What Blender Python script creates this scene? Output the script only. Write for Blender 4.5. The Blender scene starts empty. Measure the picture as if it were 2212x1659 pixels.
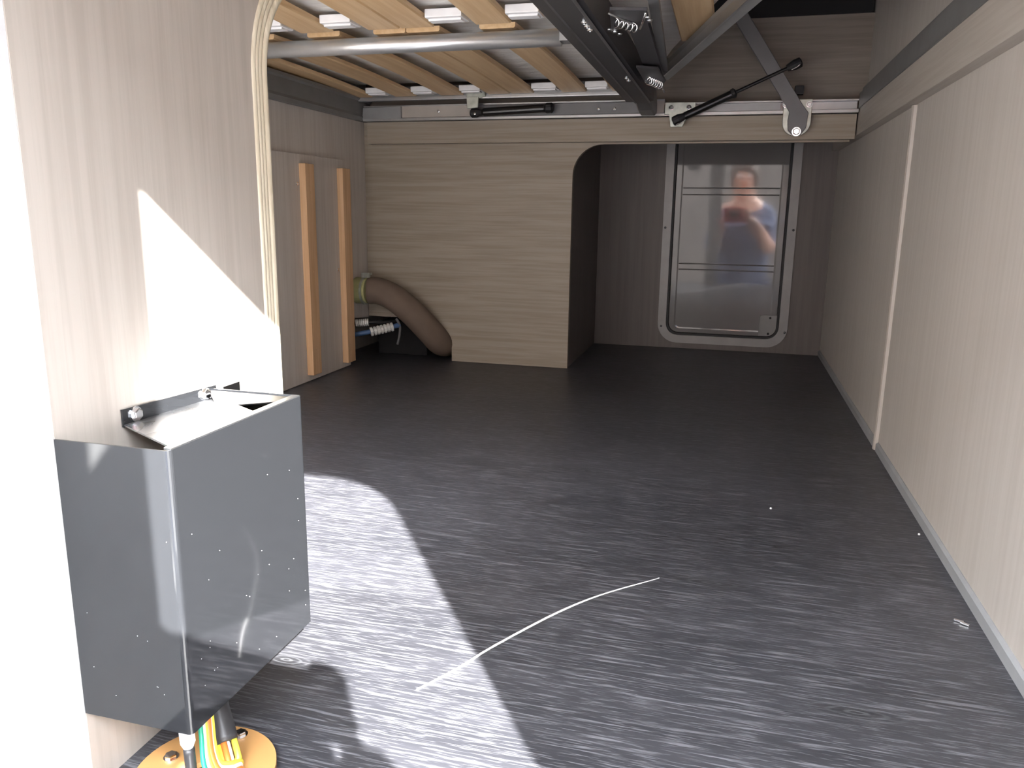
import bpy, bmesh, math, random
from mathutils import Vector, Matrix
random.seed(7)
S = bpy.context.scene
COL = S.collection
V = Vector

# ------------------------------------------------------------------ camera
cam = bpy.data.cameras.new('camera')
cam.sensor_fit = 'HORIZONTAL'
cam.sensor_width = 36.0
cam.lens = 1700.0 / 2212 * 36.0
cam.clip_start = 0.01
cam.clip_end = 200
co = bpy.data.objects.new('camera', cam)
COL.objects.link(co)
R = Matrix(((0.96429884, -0.06850997, 0.25580097),
            (0.26451667, 0.20323975, -0.94272188),
            (0.01259693, 0.97672923, 0.21410588)))
co.matrix_world = Matrix.Translation((0, 0, 0.38)) @ R.to_4x4()
S.camera = co

# ------------------------------------------------------------------ world, sun, exposure
w = bpy.data.worlds.new('sky')
S.world = w
w.use_nodes = True
bg = w.node_tree.nodes['Background']
bg.inputs['Color'].default_value = (0.90, 0.94, 1.0, 1)
bg.inputs['Strength'].default_value = 25.0
sun = bpy.data.lights.new('sun', 'SUN')
sun.energy = 46.0
sun.angle = math.radians(0.55)
sun.color = (1.0, 0.98, 0.95)
so = bpy.data.objects.new('sun', sun)
COL.objects.link(so)
so.rotation_euler = V((-0.569, 0.822, -0.617)).to_track_quat('-Z', 'Y').to_euler()
so.location = (3, -4, 3.5)
S.view_settings.view_transform = 'Standard'
S.view_settings.look = 'None'
S.view_settings.gamma = 1.0
S.view_settings.use_curve_mapping = False
S.view_settings.exposure = 0.78

# ------------------------------------------------------------------ materials
def new_mat(name):
    m = bpy.data.materials.new(name)
    m.use_nodes = True
    nt = m.node_tree
    return m, nt, nt.nodes['Principled BSDF']

def N(nt, t, **kw):
    n = nt.nodes.new(t)
    for k, v in kw.items():
        setattr(n, k, v)
    return n

def ramp(nt, fac, stops):
    r = N(nt, 'ShaderNodeValToRGB')
    e = r.color_ramp.elements
    while len(e) < len(stops):
        e.new(0.5)
    for i, (p, c) in enumerate(stops):
        e[i].position = p
        e[i].color = (c[0], c[1], c[2], 1)
    nt.links.new(fac, r.inputs['Fac'])
    return r.outputs['Color']

def noise(nt, vec, scale, detail=3, rough=0.55, dist=0.0):
    n = N(nt, 'ShaderNodeTexNoise')
    n.inputs['Scale'].default_value = scale
    n.inputs['Detail'].default_value = detail
    n.inputs['Roughness'].default_value = rough
    n.inputs['Distortion'].default_value = dist
    nt.links.new(vec, n.inputs['Vector'])
    return n.outputs['Fac']

def mapped(nt, scale, loc=(0, 0, 0)):
    g = N(nt, 'ShaderNodeNewGeometry')
    mp = N(nt, 'ShaderNodeMapping')
    mp.inputs['Scale'].default_value = scale
    mp.inputs['Location'].default_value = loc
    nt.links.new(g.outputs['Position'], mp.inputs['Vector'])
    return mp.outputs['Vector']

def bump(nt, b, h, strength, dist=0.001):
    bp = N(nt, 'ShaderNodeBump')
    bp.inputs['Strength'].default_value = strength
    bp.inputs['Distance'].default_value = dist
    nt.links.new(h, bp.inputs['Height'])
    nt.links.new(bp.outputs['Normal'], b.inputs['Normal'])

def mixc(nt, fac, a, b, mode='MIX'):
    m = N(nt, 'ShaderNodeMixRGB', blend_type=mode)
    for s, x in (('Fac', fac), ('Color1', a), ('Color2', b)):
        if isinstance(x, (int, float)):
            m.inputs[s].default_value = x
        elif isinstance(x, tuple):
            m.inputs[s].default_value = (*x, 1)
        else:
            nt.links.new(x, m.inputs[s])
    return m.outputs['Color']

def wood(name, grain, dark, mid, light, rough=0.5, spec=0.4, fine=1.0, loc=(0, 0, 0)):
    """laminate / timber whose grain runs along the axis 'grain'"""
    m, nt, b = new_mat(name)
    ax = 'xyz'.index(grain)
    sc = [26.0 * fine] * 3
    sc[ax] = 1.3 * fine
    n1 = noise(nt, mapped(nt, sc, loc), 1.0, 4, 0.6, 0.7)
    sc2 = [150.0 * fine] * 3
    sc2[ax] = 5.0 * fine
    n2 = noise(nt, mapped(nt, sc2, loc), 1.0, 3, 0.6, 0.2)
    c = ramp(nt, n1, [(0.30, dark), (0.5, mid), (0.72, light)])
    c = mixc(nt, 0.55, c, ramp(nt, n2, [(0.38, dark), (0.60, light)]), 'MIX')
    nt.links.new(c, b.inputs['Base Color'])
    b.inputs['Roughness'].default_value = rough
    b.inputs['Specular IOR Level'].default_value = spec
    bump(nt, b, n2, 0.15, 0.0006)
    return m

def plain(name, c, rough=0.5, metal=0.0, spec=0.5, var=0.06, scale=30, bmp=0.0, coat=0.0, bscale=None):
    m, nt, b = new_mat(name)
    f = noise(nt, mapped(nt, (1, 1, 1)), scale, 3)
    lo = tuple(max(0, x * (1 - var)) for x in c)
    hi = tuple(min(1, x * (1 + var)) for x in c)
    nt.links.new(ramp(nt, f, [(0.3, lo), (0.7, hi)]), b.inputs['Base Color'])
    b.inputs['Roughness'].default_value = rough
    b.inputs['Metallic'].default_value = metal
    b.inputs['Specular IOR Level'].default_value = spec
    b.inputs['Coat Weight'].default_value = coat
    b.inputs['Coat Roughness'].default_value = 0.08
    if bmp:
        h = noise(nt, mapped(nt, (1, 1, 1)), bscale or scale * 4, 3)
        bump(nt, b, h, bmp, 0.001)
    return m

M = {}
# pale ash laminate
LD, LM_, LL = (0.385, 0.345, 0.305), (0.43, 0.392, 0.350), (0.465, 0.428, 0.385)
M['lam_v'] = wood('laminate upright grain', 'z', LD, LM_, LL)
M['lam_h'] = wood('laminate level grain', 'x', (0.26, 0.215, 0.165), (0.315, 0.268, 0.212), (0.36, 0.312, 0.255), fine=1.1)
M['lam_y'] = wood('laminate grain front to back', 'y', LD, LM_, LL)
M['lam_right'] = wood('laminate side wall', 'z', (0.46, 0.425, 0.39), (0.49, 0.455, 0.42), (0.52, 0.485, 0.45), fine=0.7)
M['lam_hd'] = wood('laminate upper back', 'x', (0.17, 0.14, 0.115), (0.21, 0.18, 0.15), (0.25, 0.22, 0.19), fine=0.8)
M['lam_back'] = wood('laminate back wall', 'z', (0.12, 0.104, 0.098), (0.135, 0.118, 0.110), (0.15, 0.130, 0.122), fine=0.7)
M['lam_left'] = wood('laminate left wall', 'z', (0.52, 0.47, 0.43), (0.58, 0.53, 0.49), (0.63, 0.585, 0.545), fine=0.8)
M['slat'] = wood('bent birch slats', 'y', (0.62, 0.40, 0.20), (0.70, 0.48, 0.27), (0.78, 0.57, 0.34), 0.45, 0.4, 0.6)
M['batten'] = wood('pine batten', 'z', (0.58, 0.34, 0.18), (0.70, 0.44, 0.25), (0.76, 0.51, 0.31), 0.6, 0.3, 0.8)
M['edge'] = wood('edge band', 'z', (0.52, 0.46, 0.34), (0.64, 0.58, 0.45), (0.74, 0.68, 0.55), 0.45, 0.4, 2.0)
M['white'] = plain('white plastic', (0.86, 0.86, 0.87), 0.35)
M['jamb'] = plain('white painted jamb', (0.9, 0.9, 0.9), 0.5)
M['jamb_side'] = plain('pale grey jamb lining', (0.60, 0.61, 0.62), 0.6)
M['greyplastic'] = plain('pale grey plastic', (0.24, 0.235, 0.235), 0.4)
M['frame'] = plain('hatch frame plastic', (0.31, 0.30, 0.295), 0.35)
M['rubber'] = plain('black rubber', (0.012, 0.012, 0.014), 0.6)
M['black'] = plain('black lacquer', (0.010, 0.010, 0.011), 0.28)
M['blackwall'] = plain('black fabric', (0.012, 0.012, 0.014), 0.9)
M['alu'] = plain('aluminium', (0.45, 0.455, 0.46), 0.33, 0.85)
M['alu_dull'] = plain('dull grey aluminium', (0.34, 0.345, 0.35), 0.45, 0.55)
M['galv'] = plain('galvanised steel', (0.50, 0.53, 0.48), 0.38, 0.75, var=0.18, scale=60)
M['chrome'] = plain('bright zinc', (0.85, 0.86, 0.88), 0.14, 1.0)
M['tube'] = plain('cross tube aluminium', (0.66, 0.67, 0.68), 0.28, 0.7)
M['darksteel'] = plain('anthracite coated steel', (0.060, 0.060, 0.066), 0.42, 0.25)
M['greysteel'] = plain('grey coated steel', (0.16, 0.16, 0.165), 0.45, 0.3)
M['fascia'] = plain('grey fascia profile', (0.20, 0.20, 0.20), 0.45, 0.2)
M['skirt'] = plain('grey skirting', (0.30, 0.31, 0.32), 0.5)
M['ply_base'] = plain('cream rail cover', (0.46, 0.42, 0.38), 0.5)
M['hose'] = plain('brown foam hose', (0.15, 0.11, 0.085), 0.85, bmp=0.3)
M['collar'] = plain('yellow green collar', (0.42, 0.42, 0.20), 0.5)
M['blue'] = plain('blue pipe', (0.06, 0.12, 0.25), 0.4)
M['paleconn'] = plain('pale pipe fitting', (0.62, 0.62, 0.60), 0.3)
M['bronze'] = plain('orange brown grommet plastic', (0.50, 0.27, 0.10), 0.40)
M['ground'] = plain('grey gravel ground', (0.17, 0.16, 0.15), 0.9, var=0.2, scale=25, bmp=0.5)
M['wire_green'] = plain('green wire', (0.02, 0.36, 0.22), 0.35)
M['wire_yellow'] = plain('yellow wire', (0.80, 0.74, 0.08), 0.35)
M['wire_orange'] = plain('orange wire', (0.85, 0.23, 0.05), 0.35)
M['wire_white'] = plain('white wire', (0.80, 0.82, 0.80), 0.35)
M['sleeve'] = plain('black sleeve', (0.035, 0.035, 0.038), 0.38)
M['skin'] = plain('skin', (0.62, 0.36, 0.27), 0.5)
M['jeans'] = plain('blue cloth', (0.05, 0.07, 0.14), 0.85, bmp=0.2)
M['shirt'] = plain('slate blue cloth', (0.10, 0.12, 0.19), 0.9, bmp=0.2)
M['hair'] = plain('grey brown hair', (0.09, 0.06, 0.045), 0.7, bmp=0.5)
M['red'] = plain('red camera shell', (0.75, 0.02, 0.04), 0.3)

def mat_mattress():
    m, nt, b = new_mat('cream mattress ticking')
    n1 = noise(nt, mapped(nt, (6, 60, 6)), 1.0, 4, 0.6, 0.6)
    n2 = noise(nt, mapped(nt, (9, 9, 9)), 1.0, 4, 0.6, 1.2)
    nt.links.new(ramp(nt, n1, [(0.35, (0.80, 0.77, 0.73)), (0.65, (0.92, 0.90, 0.87))]), b.inputs['Base Color'])
    b.inputs['Roughness'].default_value = 0.9
    bump(nt, b, n2, 0.7, 0.01)
    return m
M['mattress'] = mat_mattress()

def mat_floor():
    m, nt, b = new_mat('charcoal oak vinyl floor')
    v1 = mapped(nt, (2.2, 30, 1))
    big = noise(nt, mapped(nt, (1.6, 6, 1)), 1.0, 4, 0.6, 1.0)
    mid = noise(nt, v1, 1.0, 5, 0.65, 1.2)
    fine = noise(nt, mapped(nt, (17, 330, 1)), 1.0, 3, 0.6, 0.4)
    fine2 = noise(nt, mapped(nt, (42, 620, 1), (3, 1, 0)), 1.0, 2, 0.6, 0.2)
    base = ramp(nt, mid, [(0.30, (0.019, 0.020, 0.024)), (0.55, (0.036, 0.037, 0.044)), (0.78, (0.056, 0.056, 0.065))])
    base = mixc(nt, 0.5, base, ramp(nt, big, [(0.3, (0.022, 0.023, 0.028)), (0.7, (0.054, 0.054, 0.062))]))
    streak = ramp(nt, fine, [(0.54, (0, 0, 0)), (0.66, (1, 1, 1))])
    streak2 = ramp(nt, fine2, [(0.55, (0, 0, 0)), (0.70, (1, 1, 1))])
    st = mixc(nt, 1.0, streak, streak2, 'SCREEN')
    c = mixc(nt, st, base, mixc(nt, 1.0, base, (0.10, 0.10, 0.11), 'ADD'))
    # knots of the printed oak
    g = N(nt, 'ShaderNodeNewGeometry')
    for (kx, ky, rx, ry) in ((0.005, 0.795, 0.055, 0.014), (-0.345, 0.54, 0.03, 0.012), (0.21, 1.45, 0.06, 0.02),
                             (-0.62, 1.25, 0.07, 0.018), (-0.20, 1.12, 0.06, 0.015), (0.12, 0.60, 0.05, 0.013)):
        mp = N(nt, 'ShaderNodeMapping')
        mp.inputs['Location'].default_value = (-kx / rx, -ky / ry, 0)
        mp.inputs['Scale'].default_value = (1 / rx, 1 / ry, 0)
        nt.links.new(g.outputs['Position'], mp.inputs['Vector'])
        ln = N(nt, 'ShaderNodeVectorMath', operation='LENGTH')
        nt.links.new(mp.outputs['Vector'], ln.inputs[0])
        fall = ramp(nt, ln.outputs['Value'], [(0.15, (1, 1, 1)), (1.0, (0, 0, 0))])
        wv = N(nt, 'ShaderNodeTexWave', wave_type='RINGS', rings_direction='Z')
        wv.inputs['Scale'].default_value = 1.1
        wv.inputs['Distortion'].default_value = 2.5
        nt.links.new(mp.outputs['Vector'], wv.inputs['Vector'])
        ring = ramp(nt, wv.outputs['Fac'], [(0.55, (0.016, 0.016, 0.018)), (0.95, (0.085, 0.088, 0.095))])
        ff = mixc(nt, 1.0, fall, (0.8, 0.8, 0.8), 'MULTIPLY')
        c = mixc(nt, ff, c, ring)
    nt.links.new(c, b.inputs['Base Color'])
    b.inputs['Roughness'].default_value = 0.42
    nt.links.new(ramp(nt, fine, [(0.3, (0.36,) * 3), (0.7, (0.50,) * 3)]), b.inputs['Roughness'])
    b.inputs['Specular IOR Level'].default_value = 0.6
    bump(nt, b, st, 0.35, 0.0005)
    return m
M['floor'] = mat_floor()

def mat_mirror_steel():
    m, nt, b = new_mat('polished steel sheet')
    b.inputs['Metallic'].default_value = 0.0
    b.inputs['Base Color'].default_value = (0.016, 0.017, 0.019, 1)
    b.inputs['IOR'].default_value = 1.65
    f = noise(nt, mapped(nt, (3, 3, 3)), 3.0, 3)
    nt.links.new(ramp(nt, f, [(0.3, (0.05,) * 3), (0.7, (0.10,) * 3)]), b.inputs['Roughness'])
    return m
M['steel'] = mat_mirror_steel()

def mat_bright_steel():
    m, nt, b = new_mat('bright steel lid')
    b.inputs['Metallic'].default_value = 0.97
    b.inputs['Base Color'].default_value = (0.50, 0.51, 0.53, 1)
    f = noise(nt, mapped(nt, (3, 3, 3)), 8.0, 3)
    nt.links.new(ramp(nt, f, [(0.3, (0.22,) * 3), (0.7, (0.34,) * 3)]), b.inputs['Roughness'])
    return m
M['lid'] = mat_bright_steel()
M['satin'] = plain('satin steel', (0.30, 0.305, 0.32), 0.22, 1.0)

def mat_hatch():
    m, nt, b = new_mat('glossy grey hatch skin')
    b.inputs['Base Color'].default_value = (0.14, 0.13, 0.125, 1)
    f = noise(nt, mapped(nt, (2, 2, 2)), 4.0, 3)
    nt.links.new(ramp(nt, f, [(0.3, (0.155, 0.148, 0.146)), (0.7, (0.175, 0.168, 0.166))]), b.inputs['Base Color'])
    b.inputs['Roughness'].default_value = 0.05
    b.inputs['Metallic'].default_value = 0.05
    b.inputs['Specular IOR Level'].default_value = 0.42
    h = noise(nt, mapped(nt, (7, 1, 5)), 1.0, 2)
    bump(nt, b, h, 0.03, 0.01)
    return m
M['hatch'] = mat_hatch()

# ------------------------------------------------------------------ mesh helpers
def link(name, bm, mat, parent=None, loc=None, smooth=False):
    """bm is in world coordinates; the object origin goes to loc (or the parent's place)"""
    me = bpy.data.meshes.new(name)
    org = V(loc) if loc is not None else (V((0, 0, 0)) if parent is None else V(parent['_o']))
    bmesh.ops.recalc_face_normals(bm, faces=bm.faces)
    for v in bm.verts:
        v.co -= org
    bm.to_mesh(me)
    bm.free()
    if smooth:
        for p in me.polygons:
            p.use_smooth = True
    me.materials.append(mat)
    o = bpy.data.objects.new(name, me)
    COL.objects.link(o)
    if parent is not None:
        o.parent = parent
        o.location = org - V(parent['_o'])
    else:
        o.location = org
    o['_o'] = tuple(org)
    return o

def thing(name, label, cat, loc, group=None):
    o = bpy.data.objects.new(name, None)
    COL.objects.link(o)
    o.location = loc
    o.empty_display_size = 0.02
    o['_o'] = tuple(loc)
    o['label'] = label
    o['category'] = cat
    if group:
        o['group'] = group
    return o

def tag(o, label, cat, group=None):
    o['label'] = label
    o['category'] = cat
    if group:
        o['group'] = group
    return o

def struct(o):
    o['kind'] = 'structure'
    return o

def box(bm, a, b, bev=0.0):
    a, b = V(a), V(b)
    t = bmesh.new()
    bmesh.ops.create_cube(t, size=1.0)
    for v in t.verts:
        v.co = V([(a[i] + b[i]) / 2 + v.co[i] * abs(b[i] - a[i]) for i in range(3)])
    if bev:
        bmesh.ops.bevel(t, geom=list(t.edges), offset=bev, segments=2, affect='EDGES', profile=0.7)
    merge(bm, t)
    return bm

def merge(bm, t):
    me = bpy.data.meshes.new('tmp')
    t.to_mesh(me)
    t.free()
    bm.from_mesh(me)
    bpy.data.meshes.remove(me)

def B(a, b, bev=0.0):
    return box(bmesh.new(), a, b, bev)

def prism(pts, axis, lo, hi, bev=0.0, bm=None):
    """polygon pts (2D in the other two axes, in xyz order) extruded along axis"""
    t = bmesh.new()
    def p3(p, h):
        if axis == 'x': return (h, p[0], p[1])
        if axis == 'y': return (p[0], h, p[1])
        return (p[0], p[1], h)
    vs = [t.verts.new(p3(p, lo)) for p in pts]
    f = t.faces.new(vs)
    r = bmesh.ops.extrude_face_region(t, geom=[f])
    d = V(p3((0, 0), hi)) - V(p3((0, 0), lo))
    bmesh.ops.translate(t, verts=[g for g in r['geom'] if isinstance(g, bmesh.types.BMVert)], vec=d)
    bmesh.ops.recalc_face_normals(t, faces=t.faces)
    if bev:
        es = [e for e in t.edges if e.calc_face_angle(0) > 0.5]
        bmesh.ops.bevel(t, geom=es, offset=bev, segments=1, affect='EDGES')
    if bm is None:
        return t
    merge(bm, t)
    return bm

def frames(pts):
    out = []
    n = len(pts)
    up = None
    for i in range(n):
        d = (pts[min(i + 1, n - 1)] - pts[max(i - 1, 0)]).normalized()
        if up is None:
            up = V((0, 0, 1)) if abs(d.z) < 0.9 else V((1, 0, 0))
        a = (up - d * up.dot(d)).normalized()
        up = a
        out.append((a, d.cross(a)))
    return out

def tube(bm, pts, rad, seg=12, caps=True):
    """swept round tube; rad may be a list"""
    pts = [V(p) for p in pts]
    fr = frames(pts)
    rings = []
    for i, p in enumerate(pts):
        r = rad[i] if isinstance(rad, (list, tuple)) else rad
        a, b = fr[i]
        rings.append([bm.verts.new(p + a * (r * math.cos(2 * math.pi * k / seg)) + b * (r * math.sin(2 * math.pi * k / seg))) for k in range(seg)])
    for i in range(len(rings) - 1):
        for k in range(seg):
            bm.faces.new((rings[i][k], rings[i][(k + 1) % seg], rings[i + 1][(k + 1) % seg], rings[i + 1][k]))
    if caps:
        bm.faces.new(rings[0][::-1])
        bm.faces.new(rings[-1])
    return bm

def T(pts, rad, seg=12):
    return tube(bmesh.new(), pts, rad, seg)

def bez(P, n=12):
    """Catmull-Rom through P"""
    P = [V(p) for p in P]
    P = [P[0] * 2 - P[1]] + P + [P[-1] * 2 - P[-2]]
    out = []
    for i in range(1, len(P) - 2):
        for k in range(n):
            t = k / n
            a, b, c, d = P[i - 1], P[i], P[i + 1], P[i + 2]
            out.append(0.5 * ((2 * b) + (c - a) * t + (2 * a - 5 * b + 4 * c - d) * t * t + (3 * b - a - 3 * c + d) * t ** 3))
    out.append(P[-2])
    return out

def bar(bm, a, b, wid, thk, up):
    """rectangular bar from a to b, width along up x dir, thickness along up"""
    a, b, up = V(a), V(b), V(up)
    d = (b - a).normalized()
    up = (up - d * up.dot(d)).normalized()
    s = d.cross(up)
    vs = []
    for p in (a, b):
        for (i, j) in ((-1, -1), (1, -1), (1, 1), (-1, 1)):
            vs.append(bm.verts.new(p + s * (i * wid / 2) + up * (j * thk / 2)))
    for q in ((0, 1, 2, 3), (7, 6, 5, 4), (0, 4, 5, 1), (1, 5, 6, 2), (2, 6, 7, 3), (3, 7, 4, 0)):
        bm.faces.new([vs[i] for i in q])
    return bm

def arc(cx, cy, r, a0, a1, n=10):
    return [(cx + r * math.cos(math.radians(a0 + (a1 - a0) * k / n)), cy + r * math.sin(math.radians(a0 + (a1 - a0) * k / n))) for k in range(n + 1)]

def rrect(x0, y0, x1, y1, r, n=8):
    return (arc(x1 - r, y1 - r, r, 0, 90, n) + arc(x0 + r, y1 - r, r, 90, 180, n) +
            arc(x0 + r, y0 + r, r, 180, 270, n) + arc(x1 - r, y0 + r, r, 270, 360, n))

def ring_prism(outer, inner, axis, lo, hi):
    """frame between two closed outlines having the same number of points"""
    t = bmesh.new()
    def p3(p, h):
        if axis == 'x': return (h, p[0], p[1])
        if axis == 'y': return (p[0], h, p[1])
        return (p[0], p[1], h)
    L = [[t.verts.new(p3(p, h)) for p in o] for o in (outer, inner) for h in (lo, hi)]
    n = len(outer)
    for i in range(n):
        j = (i + 1) % n
        for a, b in ((0, 1), (1, 3), (3, 2), (2, 0)):
            t.faces.new((L[a][i], L[a][j], L[b][j], L[b][i]))
    return t

def screw(name, p, nrm, r, mat, parent, h=0.4):
    """pan-head screw with a cross recess"""
    nrm = V(nrm).normalized()
    bm = bmesh.new()
    p = V(p)
    prof = [(r, 0.0), (r, h * r * 0.35), (r * 0.8, h * r * 0.8), (r * 0.42, h * r), (r * 0.30, h * r * 0.55)]
    a = V((0, 0, 1)) if abs(nrm.z) < 0.9 else V((1, 0, 0))
    a = (a - nrm * a.dot(nrm)).normalized()
    b = nrm.cross(a)
    rings = []
    for (q, z) in prof:
        rings.append([bm.verts.new(p + nrm * z + a * (q * math.cos(k * math.pi / 5)) + b * (q * math.sin(k * math.pi / 5))) for k in range(10)])
    for i in range(len(rings) - 1):
        for k in range(10):
            bm.faces.new((rings[i][k], rings[i][(k + 1) % 10], rings[i + 1][(k + 1) % 10], rings[i + 1][k]))
    bm.faces.new(rings[0][::-1])
    bm.faces.new(rings[-1])
    return link(name, bm, mat, parent)

def hexbolt(name, p, nrm, r, mat, parent, h=0.7):
    nrm = V(nrm).normalized()
    p = V(p)
    bm = bmesh.new()
    tube(bm, [p, p + nrm * (0.25 * r)], 1.25 * r, 14)
    tube(bm, [p + nrm * (0.25 * r), p + nrm * (h * r), p + nrm * ((h + 0.12) * r)], [r, r, r * 0.8], 6)
    return link(name, bm, mat, parent)

# ------------------------------------------------------------------ setting: shell
XL, XR, YB = -0.905, 0.258, 2.30      # left wall, right wall, back wall
struct(link('floor', B((-1.0, 0.0, -0.02), (0.30, 2.33, 0.0)), M['floor'], loc=(0, 0, 0)))
struct(link('wall_left', prism([(0.36, 0.0), (1.765, 0.0), (1.765, 0.112), (1.80, 0.112), (1.885, 0.104), (2.1, 0.104), (2.1, 0.0), (2.32, 0.0), (2.32, 1.0), (0.36, 1.0)],
                              'x', XL - 0.015, XL), M['lam_left'], loc=(XL, 1, 0)))
struct(link('wall_right', B((XR, 0.0, 0.0), (XR + 0.02, 2.32, 1.0)), M['lam_right'], loc=(XR, 1, 0)))
# back wall with the far hatch cut out
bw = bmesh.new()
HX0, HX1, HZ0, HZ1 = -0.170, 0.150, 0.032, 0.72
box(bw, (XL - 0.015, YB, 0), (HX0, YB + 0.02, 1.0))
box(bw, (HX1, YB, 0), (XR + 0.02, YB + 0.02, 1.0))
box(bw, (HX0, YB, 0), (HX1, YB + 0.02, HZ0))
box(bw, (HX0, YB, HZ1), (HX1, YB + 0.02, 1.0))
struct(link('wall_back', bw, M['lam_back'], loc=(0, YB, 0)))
struct(link('wall_left', B((-1.0, 1.70, -0.02), (-0.985, 2.32, 0.3)), M['lam_v'], loc=(-1, 2, 0)))
struct(link('wall_left', B((-1.0, 1.70, 0.12), (XL - 0.016, 2.32, 0.135)), M['lam_v'], loc=(-1, 2, 0.12)))
struct(link('wall_back', B((-1.0, 2.32, -0.02), (XL - 0.014, 2.335, 0.3)), M['lam_v'], loc=(-1, 2.32, 0)))
struct(link('wall_left', B((-1.0, 1.69, -0.02), (XL - 0.016, 1.70, 0.135)), M['lam_v'], loc=(-1, 1.7, 0)))
struct(link('ceiling', B((XL - 0.02, 0.0, 1.0), (XR + 0.02, 2.32, 1.02)), M['lam_y'], loc=(0, 1, 1)))
# near side of the vehicle around the open hatch (behind the camera)
OX1, OZ1 = 0.240, 0.756
nw = bmesh.new()
RR = 0.066
pts = [(OX1, -0.02)] + arc(OX1 - RR, OZ1 - RR, RR, 0, 90, 12) + [(-0.45, OZ1), (-0.45, 1.02), (0.32, 1.02), (0.32, -0.02)]
prism(pts, 'y', -0.03, 0.0, bm=nw)
struct(link('wall_front', nw, M['jamb'], loc=(0, 0, 0)))
struct(link('shadow_post', B((-0.130, -0.030, -0.02), (-0.064, -0.002, OZ1 + 0.01), 0.003), M['jamb'], loc=(-0.097, -0.016, 0)))  # unseen post added to cast the upright shadow edge on the left panel
struct(link('trim_5', B((-0.47, 0.0, -0.02), (-0.3845, 0.3663, 1.0)), M['jamb_side'], loc=(-0.43, 0.18, 0)))
struct(link('ground', B((-9, -12, -0.52), (9, 6, -0.50)), M['ground'], loc=(0, 0, -0.5)))

# added unseen walls that block low skylight, their tops below the sun
M['render'] = plain('grey brown added sky block wall', (0.16, 0.14, 0.125), 0.9, var=0.15, scale=6, bmp=0.4)
def sky_block_wall(a, b, l):
    tag(link('sky_block', B(a, b, 0.01), M['render'], loc=((a[0] + b[0]) / 2, (a[1] + b[1]) / 2, -0.5)), l, 'wall')
sky_block_wall((-5.0, -4.60, -0.499), (5.5, -4.35, 3.2), 'added unseen grey brown wall blocking low skylight, facing the open hatch, behind the kneeling person')
sky_block_wall((-5.25, -4.60, -0.499), (-5.01, 5.5, 3.2), 'added unseen grey brown wall blocking low skylight off to the left of the vehicle')
sky_block_wall((5.51, -4.60, -0.499), (5.75, 5.5, 1.6), 'added unseen lower grey brown wall blocking skylight off to the right of the vehicle')

# near panel at left with the rounded cut-out; U-shaped edge band
PX = -0.384
curve = [(0.6135, z) for z in (0.0, 0.1, 0.2, 0.3, 0.4, 0.487)] + arc(0.7055, 0.487, 0.092, 180, 138, 8)[1:]
last = curve[-1]
dirv = V((math.cos(math.radians(48)), math.sin(math.radians(48))))
curve += [(last[0] + dirv.x * 0.14, last[1] + dirv.y * 0.14)]
top = curve[-1]
pn = link('wall_left', prism([(0.3665, 0.0)] + curve + [(top[0], 0.999), (0.3665, 0.999)], 'x', PX - 0.014, PX), M['lam_v'], loc=(PX, 0.5, 0))
struct(pn)
# ridged edge band: ribs swept along the curve
eb = bmesh.new()
for k, (off, r) in enumerate(((0.0, 0.0042), (0.0055, 0.0030), (0.0100, 0.0030), (0.0145, 0.0030))):
    path = []
    for i, (y, z) in enumerate(curve):
        a = V(curve[max(i - 1, 0)])
        b = V(curve[min(i + 1, len(curve) - 1)])
        d = (b - a).normalized()
        nrm = V((d.y, -d.x))            # towards the opening
        q = V((y, z)) - nrm * off
        path.append((PX - 0.001, q.x, q.y))
    tube(eb, path, r, 8)
link('edge_band', eb, M['edge'], pn, smooth=True)

# ------------------------------------------------------------------ right wall trims
rs = bmesh.new()
for i, (y, z) in enumerate(()): pass
strip = [(1.379, 0.0), (1.376, 0.04), (1.3755, 0.12), (1.376, 0.30), (1.376, 0.545)]
ps = []
t = bmesh.new()
prof = [(0.0, -0.009), (-0.0045, -0.0075), (-0.006, -0.003), (-0.006, 0.003), (-0.0045, 0.0075), (0.0, 0.009)]
rings = [[t.verts.new((XR - 0.0002 + a, y + b, z)) for (a, b) in prof] for (y, z) in strip]
for i in range(len(rings) - 1):
    for k in range(len(prof)):
        kk = (k + 1) % len(prof)
        t.faces.new((rings[i][k], rings[i][kk], rings[i + 1][kk], rings[i + 1][k]))
t.faces.new(rings[0]); t.faces.new(rings[-1][::-1])
struct(link('trim_1', t, M['ply_base'], loc=(XR, 1.376, 0)))
for (a, b) in ((0.0, 1.366), (1.386, 2.30)):
    struct(link('baseboard_right', prism([(XR, 0.0), (XR - 0.004, 0.0), (XR - 0.004, 0.012), (XR - 0.001, 0.015), (XR, 0.015)], 'y', a, b), M['skirt'], loc=(XR, (a + b) / 2, 0)))
struct(link('trim_2', B((0.240, 0.0, 0.546), (XR, 2.299, 0.600), 0.001), M['lam_y'], loc=(XR, 1, 0.546)))
fr_ = bmesh.new()
prism([(0.238, 0.600), (0.249, 0.600), (0.249, 0.606), (0.257, 0.610), (0.257, 0.640), (0.243, 0.640), (0.243, 0.634), (0.238, 0.630)], 'y', 0.0, 1.86, bm=fr_)
struct(link('trim_3', fr_, M['fascia'], loc=(0.25, 1, 0.6)))
# left rail under the bed and its shadow gap strip
lr = bmesh.new()
prism([(XL, 0.592), (-0.889, 0.592), (-0.886, 0.600), (-0.889, 0.606), (-0.889, 0.636), (-0.884, 0.640), (-0.884, 0.646), (XL, 0.646)], 'y', 0.37, 1.895, bm=lr)
struct(link('trim_6', lr, M['fascia'], loc=(XL, 1, 0.59)))
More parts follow.
